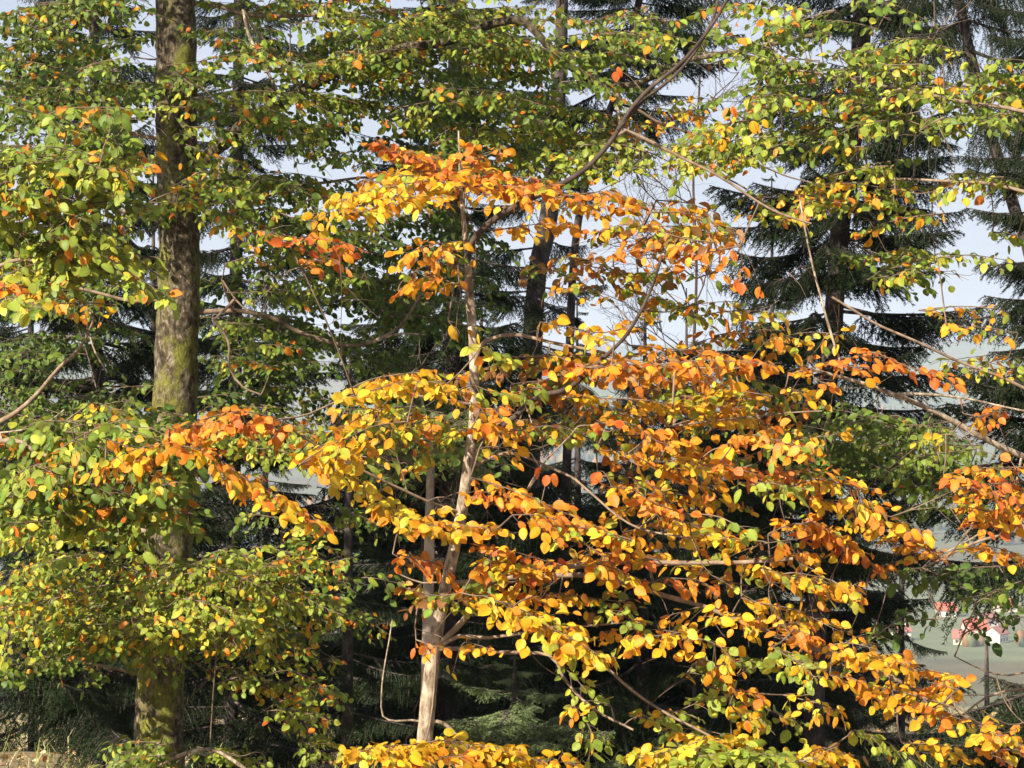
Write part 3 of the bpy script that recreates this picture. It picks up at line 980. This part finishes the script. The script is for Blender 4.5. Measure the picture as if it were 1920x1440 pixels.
def conifer(name, label, tp, rad, z0, z1, lmax, gap, per, boughs=BOUGH, seed=1, taper=True, sparse=0.0, skip=None):
    """trunk path tp (world points, bottom to top); whorls of boughs from z0 to z1"""
    r = np.random.default_rng(seed)
    x, y = tp[0][0], tp[0][1]
    root = empty(name, (x, y, ground_z(x, y)), label, 'tree')
    tp = sink(tp)
    q = resample(tp, .15)
    rr = np.interp(np.linspace(0, 1, len(q)), np.linspace(0, 1, len(rad)), rad)
    T = Tubes(); T.add(q, rr, 14, .05, 9)
    T.build('trunk', M_SPRUCE, root)
    rl = Vector(root.location)
    z = z0; top = q[-1][2]
    ph = r.random() * 6
    while z < min(z1, top - .1):
        k = np.abs(q[:, 2] - z).argmin()
        n = max(2, int(round(per + r.normal(0, .7))))
        ph += 2.4
        for j in range(n):
            if r.random() < sparse: continue
            az = ph + j * 2 * math.pi / n + r.normal(0, .25)
            f = 1.0
            if taper: f = min(1.0, max(.12, (top - z) / max(1e-3, (top - z0)) * 1.35))
            l = lmax * f * r.uniform(.65, 1.15)
            if skip and skip(az, z): continue
            o = bpy.data.objects.new('branch', boughs[int(r.integers(len(boughs)))])
            COL.objects.link(o); o.parent = root
            o.matrix_basis = (Matrix.Translation(Vector((q[k][0], q[k][1], z + r.normal(0, .05))) - rl)
                              @ Matrix.Rotation(az, 4, 'Z') @ Matrix.Rotation(r.normal(.05, .10), 4, 'Y') @ Matrix.Scale(l, 4))
        z += gap * r.uniform(.75, 1.25)
    return root

def vtrunk(d, xy, lo=None):
    return np.array([P(x, y, d) for x, y in xy])

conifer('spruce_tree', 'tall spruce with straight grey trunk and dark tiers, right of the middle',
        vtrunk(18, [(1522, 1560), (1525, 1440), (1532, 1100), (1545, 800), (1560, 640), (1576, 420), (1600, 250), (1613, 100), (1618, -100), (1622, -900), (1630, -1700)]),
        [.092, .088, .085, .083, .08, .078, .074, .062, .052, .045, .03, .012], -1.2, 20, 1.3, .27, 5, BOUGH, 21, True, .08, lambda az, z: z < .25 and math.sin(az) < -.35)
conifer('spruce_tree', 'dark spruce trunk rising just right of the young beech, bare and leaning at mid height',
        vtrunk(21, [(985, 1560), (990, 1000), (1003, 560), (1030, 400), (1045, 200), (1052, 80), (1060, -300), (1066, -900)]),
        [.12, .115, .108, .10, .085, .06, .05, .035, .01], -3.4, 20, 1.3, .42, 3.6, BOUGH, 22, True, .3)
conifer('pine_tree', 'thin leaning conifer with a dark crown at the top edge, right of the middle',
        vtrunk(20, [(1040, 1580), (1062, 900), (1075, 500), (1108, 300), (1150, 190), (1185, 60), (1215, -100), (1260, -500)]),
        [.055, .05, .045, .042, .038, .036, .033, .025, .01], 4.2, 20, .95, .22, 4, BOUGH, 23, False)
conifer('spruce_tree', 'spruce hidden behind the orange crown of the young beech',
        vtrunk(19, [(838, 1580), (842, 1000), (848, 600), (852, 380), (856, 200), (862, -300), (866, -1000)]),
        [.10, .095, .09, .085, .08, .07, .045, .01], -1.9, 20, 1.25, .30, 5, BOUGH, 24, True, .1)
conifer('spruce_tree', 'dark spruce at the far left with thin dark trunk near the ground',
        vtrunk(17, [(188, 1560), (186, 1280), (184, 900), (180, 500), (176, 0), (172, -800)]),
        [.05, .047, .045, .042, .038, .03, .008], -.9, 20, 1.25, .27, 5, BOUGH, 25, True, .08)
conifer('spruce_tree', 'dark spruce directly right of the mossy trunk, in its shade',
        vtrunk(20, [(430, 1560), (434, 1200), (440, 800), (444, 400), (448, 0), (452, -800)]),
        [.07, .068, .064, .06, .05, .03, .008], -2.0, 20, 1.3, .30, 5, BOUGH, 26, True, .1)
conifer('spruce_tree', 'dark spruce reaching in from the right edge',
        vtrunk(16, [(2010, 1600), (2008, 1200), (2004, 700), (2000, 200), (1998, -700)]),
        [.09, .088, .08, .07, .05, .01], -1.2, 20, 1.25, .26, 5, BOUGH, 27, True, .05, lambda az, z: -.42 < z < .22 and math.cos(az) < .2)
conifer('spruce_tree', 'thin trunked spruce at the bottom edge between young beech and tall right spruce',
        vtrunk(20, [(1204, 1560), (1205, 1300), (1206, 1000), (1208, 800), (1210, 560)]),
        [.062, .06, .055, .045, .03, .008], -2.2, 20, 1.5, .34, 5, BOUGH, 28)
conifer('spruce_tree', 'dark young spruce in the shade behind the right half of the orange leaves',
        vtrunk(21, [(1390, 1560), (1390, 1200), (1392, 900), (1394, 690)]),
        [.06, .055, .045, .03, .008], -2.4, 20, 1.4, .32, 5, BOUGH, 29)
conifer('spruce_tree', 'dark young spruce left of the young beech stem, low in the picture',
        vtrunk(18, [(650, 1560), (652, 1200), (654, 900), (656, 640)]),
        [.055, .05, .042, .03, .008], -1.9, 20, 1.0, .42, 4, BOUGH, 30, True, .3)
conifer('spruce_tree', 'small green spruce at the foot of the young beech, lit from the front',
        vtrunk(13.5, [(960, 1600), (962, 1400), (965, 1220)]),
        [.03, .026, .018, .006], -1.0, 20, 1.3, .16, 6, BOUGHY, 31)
conifer('spruce_tree', 'dark spruce behind the right edge branch, low beside the village',
        vtrunk(22, [(1690, 1560), (1690, 1200), (1692, 1000), (1694, 790)]),
        [.05, .045, .035, .025, .008], -2.6, 20, .62, .36, 4, BOUGH, 32, True, .2, lambda az, z: -.9 < z < -.1 and math.cos(az) > 0)
conifer('larch_tree', 'leaning dark trunk with thin hanging twigs in the upper right corner',
        vtrunk(17, [(2010, 1560), (1990, 900), (1940, 520), (1905, 400), (1880, 320), (1848, 225), (1826, 130), (1806, 40), (1795, -60), (1790, -400)]),
        [.09, .08, .065, .06, .055, .052, .05, .046, .04, .03, .012], 3.9, 20, 1.1, .34, 3, BOUGHD, 33, False, .1)

DEEP = ['dark spruce in the back of the wood, right of the mossy trunk', 'dark spruce in the back, left of the young beech at mid height',
        'dark spruce in the back, just right of the young beech stem', 'dark spruce in the back below the bare leaning trunk',
        'dark spruce in the back behind the thickest orange leaves', 'dark spruce in the back touching the tall right spruce on its left',
        'dark spruce in the back at the left edge of the picture', 'low dark spruce in the back, just right of the tall right spruce trunk',
        'dark spruce in the back straight behind the mossy trunk', 'farthest dark spruce in the middle of the wood',
        'low dark spruce at the right edge under the village', 'farthest dark spruce left of the young beech']
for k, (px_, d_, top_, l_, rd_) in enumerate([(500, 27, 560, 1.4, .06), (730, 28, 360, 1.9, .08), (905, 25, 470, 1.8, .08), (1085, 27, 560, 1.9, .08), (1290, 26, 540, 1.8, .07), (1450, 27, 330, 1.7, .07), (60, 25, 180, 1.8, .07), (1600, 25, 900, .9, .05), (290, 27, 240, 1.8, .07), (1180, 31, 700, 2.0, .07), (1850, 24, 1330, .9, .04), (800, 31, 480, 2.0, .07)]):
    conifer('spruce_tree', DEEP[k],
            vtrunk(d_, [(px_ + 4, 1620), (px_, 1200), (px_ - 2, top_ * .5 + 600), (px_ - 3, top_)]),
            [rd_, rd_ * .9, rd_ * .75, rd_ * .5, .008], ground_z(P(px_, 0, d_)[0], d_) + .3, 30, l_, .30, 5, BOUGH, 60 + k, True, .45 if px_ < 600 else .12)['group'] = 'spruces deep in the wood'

# bare broadleaved tree seen against the sky
def bare_tree():
    base = P(1300, 1560, 24)
    root = empty('bare_tree', (base[0], base[1], ground_z(base[0], base[1])), 'leafless tree with fine dark twigs against the pale sky, upper middle', 'tree')
    r = np.random.default_rng(5)
    tp = resample(sink(vtrunk(24, [(1300, 1560), (1302, 1000), (1300, 700), (1306, 500), (1300, 330), (1312, 150), (1318, -100)])), .15)
    T = Tubes(); T.add(tp, np.linspace(.03, .008, len(tp)), 8); T.build('trunk', M_DARKBARK, root)
    tw = Tubes()
    def grow(p, d, l, rad, depth):
        n = 6; pts = [p]
        for i in range(n):
            d = unit(d + r.normal(0, .12, 3) + np.array((0, 0, .05)))
            pts.append(pts[-1] + d * l / n)
        pts = np.array(pts)
        tw.add(pts, np.linspace(rad, rad * .5, n + 1), 3)
        if depth:
            for k in range(int(r.integers(3, 6))):
                i = int(r.integers(2, n + 1))
                grow(pts[i], unit(d + r.normal(0, .6, 3)), l * r.uniform(.45, .75), rad * .55, depth - 1)
    for k in range(34):
        i = int(r.integers(int(len(tp) * .42), len(tp)))
        az = r.random() * 6.28
        grow(tp[i], np.array((math.cos(az), math.sin(az) * .7, r.uniform(.2, .9))), r.uniform(.7, 1.3), .011, 3)
    tag(tw.build('twigs', M_DARKBARK, root), kind='stuff')
bare_tree()

# ------------------------------------------------------------------ forest floor
def floor_cover():
    n = 9000
    y = RNG.uniform(13, 60, n); x = RNG.uniform(-.34, .34, n) * y
    la = unit(np.stack([RNG.normal(0, 1, n), RNG.normal(0, 1, n), RNG.normal(0, .3, n)], 1))
    nr = np.array((0, 0, 1.)) + RNG.normal(0, .45, (n, 3)); nr = unit(nr - (nr * la).sum(1, keepdims=True) * la)
    bi = np.cross(nr, la)
    p = np.array([(a_, b_, ground_z(a_, b_) + .02) for a_, b_ in zip(x, y)])
    v, f = LT[3]
    s = RNG.uniform(.06, .12, n)
    V = np.einsum('vk,nkc->nvc', v, np.stack([la, bi, nr], 1)) * s[:, None, None] + p[:, None, :]
    C = np.array([(.42, .26, .12), (.55, .40, .22), (.30, .16, .07), (.62, .50, .30), (.50, .22, .06)])[RNG.integers(0, 5, n)]
    o = mesh_obj('fallen_leaves', V.reshape(-1, 3), (f[None] + (np.arange(n) * len(v))[:, None, None]).reshape(-1, 3), M_LITTER, None, True, np.repeat(C, len(v), 0))
    tag(o, 'fallen brown leaves scattered over the forest floor', 'leaves', kind='stuff')
    # tufts of pale grass and low sprouts
    n = 14000
    y = RNG.uniform(13, 55, n); x = RNG.uniform(-.32, .32, n) * y
    cl = np.array([noise.noise((a_ * .5, b_ * .35, 9)) for a_, b_ in zip(x, y)])
    k = cl > -.08; x, y = x[k], y[k]; n = len(x)
    b0 = np.array([(a_, b_, ground_z(a_, b_) - .01) for a_, b_ in zip(x, y)])
    h = RNG.uniform(.10, .38, (n, 1))
    ln = RNG.normal(0, .35, (n, 3)); ln[:, 2] = 1
    sdv = unit(np.stack([RNG.normal(0, 1, n), RNG.normal(0, 1, n), np.zeros(n)], 1)) * RNG.uniform(.003, .008, (n, 1))
    mid = b0 + ln * h * .6; tip = b0 + ln * h + np.stack([RNG.normal(0, .1, n), RNG.normal(0, .1, n), -np.ones(n) * .03], 1)
    V = np.stack([b0 - sdv, b0 + sdv, mid + sdv * .7, mid - sdv * .7, tip], 1).reshape(-1, 3)
    F = (np.array([(0, 1, 2), (0, 2, 3), (3, 2, 4)])[None] + (np.arange(n) * 5)[:, None, None]).reshape(-1, 3)
    C = np.array([(.30, .33, .10), (.42, .38, .18), (.20, .26, .07), (.55, .48, .28)])[RNG.integers(0, 4, n)]
    o = mesh_obj('grass', V, F, M_LITTER, None, False, np.repeat(C, 5, 0))
    tag(o, 'thin pale grass growing on the slope under the trees', 'grass', kind='stuff')
floor_cover()

# ------------------------------------------------------------------ the village in the valley
def plain(name, c, sc=3.0, var=.25):
    m, nt, b = new_mat(name)
    lo = tuple(k * (1 - var) for k in c); hi = tuple(min(.9, k * (1 + var)) for k in c)
    nt.links.new(ramp(nt, noise_tex(nt, sc, 5, .6, objvec(nt)), [(.35, lo), (.65, hi)]), b.inputs['Base Color'])
    return m
M_WALL = plain('rendered_wall', (.66, .62, .54), .8, .08)
M_WALL2 = plain('cream_wall', (.62, .52, .38), .8, .08)
M_ROOF = plain('red_roof', (.42, .10, .055), 1.5, .2)
M_ROOF2 = plain('old_roof', (.30, .12, .09), 1.5, .2)
M_PANE = plain('window_pane', (.05, .06, .07), 1, .1)

def box(x0, y0, z0, x1, y1, z1):
    v = [(x0, y0, z0), (x1, y0, z0), (x1, y1, z0), (x0, y1, z0), (x0, y0, z1), (x1, y0, z1), (x1, y1, z1), (x0, y1, z1)]
    return v, [(0, 3, 2, 1), (4, 5, 6, 7), (0, 1, 5, 4), (1, 2, 6, 5), (2, 3, 7, 6), (3, 0, 4, 7)]

def house(px, py, d, w, dep, h, rh, rot, wall, roof, label):
    x = (px - 960) / FPX * d
    z = ground_z(x, d)
    root = empty('house', (x, d, z), label, 'house', 'houses in the valley')
    root.rotation_euler.z = rot
    def part(name, v, f, m, parent=None):
        o = bpy.data.objects.new(name, mesh_data(name, v, f, m)); COL.objects.link(o)
        o.parent = parent or root
        return o
    v, f = box(-w / 2, -dep / 2, -1.5, w / 2, dep / 2, h)
    v += [(-w / 2, 0, h + rh), (w / 2, 0, h + rh)]
    f = [k for k in f if k != (4, 5, 6, 7)] + [(4, 7, 8), (5, 9, 6), (4, 8, 9, 5), (7, 6, 9, 8)]
    wl = part('wall', v, f, wall)
    ov, t = .5, .25
    rv, rf = [], []
    for sg in (-1, 1):
        k = len(rv)
        e = np.array((0, sg * (dep / 2 + ov), h - ov * rh / (dep / 2)))
        for xx in (-w / 2 - ov, w / 2 + ov):
            rv += [(xx, e[1], e[2] + .05), (xx, e[1], e[2] + .05 + t), (xx, 0, h + rh + .05), (xx, 0, h + rh + .05 + t)]
        rf += [(k, k + 1, k + 3, k + 2), (k + 4, k + 6, k + 7, k + 5), (k + 1, k + 5, k + 7, k + 3), (k, k + 2, k + 6, k + 4), (k, k + 4, k + 5, k + 1)]
    r_ = part('roof', rv, rf, roof)
    cv, cf = box(w * .18, -.4, h + rh * .6, w * .18 + .8, .4, h + rh + 1.1)
    part('chimney', cv, cf, wall, r_)
    n = max(2, int(w / 2.6))
    for fl in range(max(1, int(h / 2.7))):
        for k in range(n):
            cx = -w / 2 + w * (k + .5) / n; cz = .9 + fl * 2.7
            wv, wf = box(cx - .5, -dep / 2 - .04, cz, cx + .5, -dep / 2 + .02, cz + 1.3)
            part('window', wv, wf, M_PANE)

house(1828, 1182, 905, 9.5, 8, 4.0, 3.9, .15, M_WALL, M_ROOF, 'white house with bright red roof, largest in the valley village')
house(1806, 1212, 870, 8.0, 7, 3.0, 2.8, -.2, M_WALL2, M_ROOF2, 'cream house with brownish red roof, nearest in the valley village')
house(1852, 1160, 945, 6.5, 7, 3.6, 2.4, .5, M_WALL, M_ROOF2, 'small pale house behind the bright red roof')
house(1774, 1142, 985, 9.0, 7, 3.2, 3.0, -.1, M_WALL, M_ROOF, 'pale house with faded red roof, higher up left of the village')
house(1868, 1206, 880, 8.0, 7, 4.0, 2.6, .9, M_WALL, M_ROOF2, 'pale house at the right end of the village')
house(1690, 1215, 890, 6.0, 6, 4.0, 2.4, .3, M_WALL, M_ROOF2, 'small white house alone to the left of the village')
house(1885, 1132, 1010, 9.0, 7, 3.0, 3.0, .2, M_WALL2, M_ROOF, 'pale house with red roof on the field edge, right and above the village')

# woods on the far slopes
def far_wood():
    r = np.random.default_rng(9)
    V, F, C, off = [], [], [], 0
    cnt = 0
    while cnt < 2600:
        y = r.uniform(330, 3600) ; x = r.uniform(-.3, .3) * y
        dens = noise.noise((x * .0035, y * .003, 2.2))
        if dens < .08: continue
        px = 960 + x / y * FPX
        vil = y < 1120 and 1560 < px < 1960
        if vil and (y < 840 or r.random() < .55): continue
        z = ground_z(x, y)
        h = r.uniform(4, 7) if vil else r.uniform(8, 17); w = h * r.uniform(.22, .42); con = r.random() < .45
        prof = [(0, .25), (.2, 1), (.55, .7 if con else 1.05), (.85, .28 if con else .65), (1, .03)]
        k = 7
        for t, s in prof:
            for j in range(k):
                aa = 6.283 * j / k
                q = w * s * r.uniform(.75, 1.2)
                V.append((x + math.cos(aa) * q, y + math.sin(aa) * q, z - .5 + h * t))
        for i in range(4):
            for j in range(k):
                a_ = off + i * k + j; b_ = off + i * k + (j + 1) % k
                F.append((a_, b_, b_ + k, a_ + k))
        c = (.03, .05, .025) if con else [(.22, .16, .05), (.28, .14, .04), (.14, .15, .05)][r.integers(3)]
        C += [c] * (5 * k)
        off += 5 * k; cnt += 1
    o = mesh_obj('far_wood', V, np.array(F), M_LITTER, None, False, np.array(C))
    tag(o, 'distant woods on the slopes across the valley', 'wood', kind='stuff')
far_wood()

# ------------------------------------------------------------------ haze over the valley
def haze():
    v, f = box(-3300, -70, -190, 3300, 6600, 190)
    m = bpy.data.materials.new('haze'); m.use_nodes = True
    nt = m.node_tree; nt.nodes.remove(nt.nodes['Principled BSDF'])
    pv = nt.nodes.new('ShaderNodeVolumePrincipled')
    pv.inputs['Color'].default_value = (.72, .84, 1, 1)
    pv.inputs['Density'].default_value = .00022
    pv.inputs['Anisotropy'].default_value = 0.0
    nt.links.new(pv.outputs[0], nt.nodes['Material Output'].inputs['Volume'])
    o = mesh_obj('haze', v, f, m)
    tag(o, 'pale haze lying over the valley', 'haze', kind='stuff')
haze()
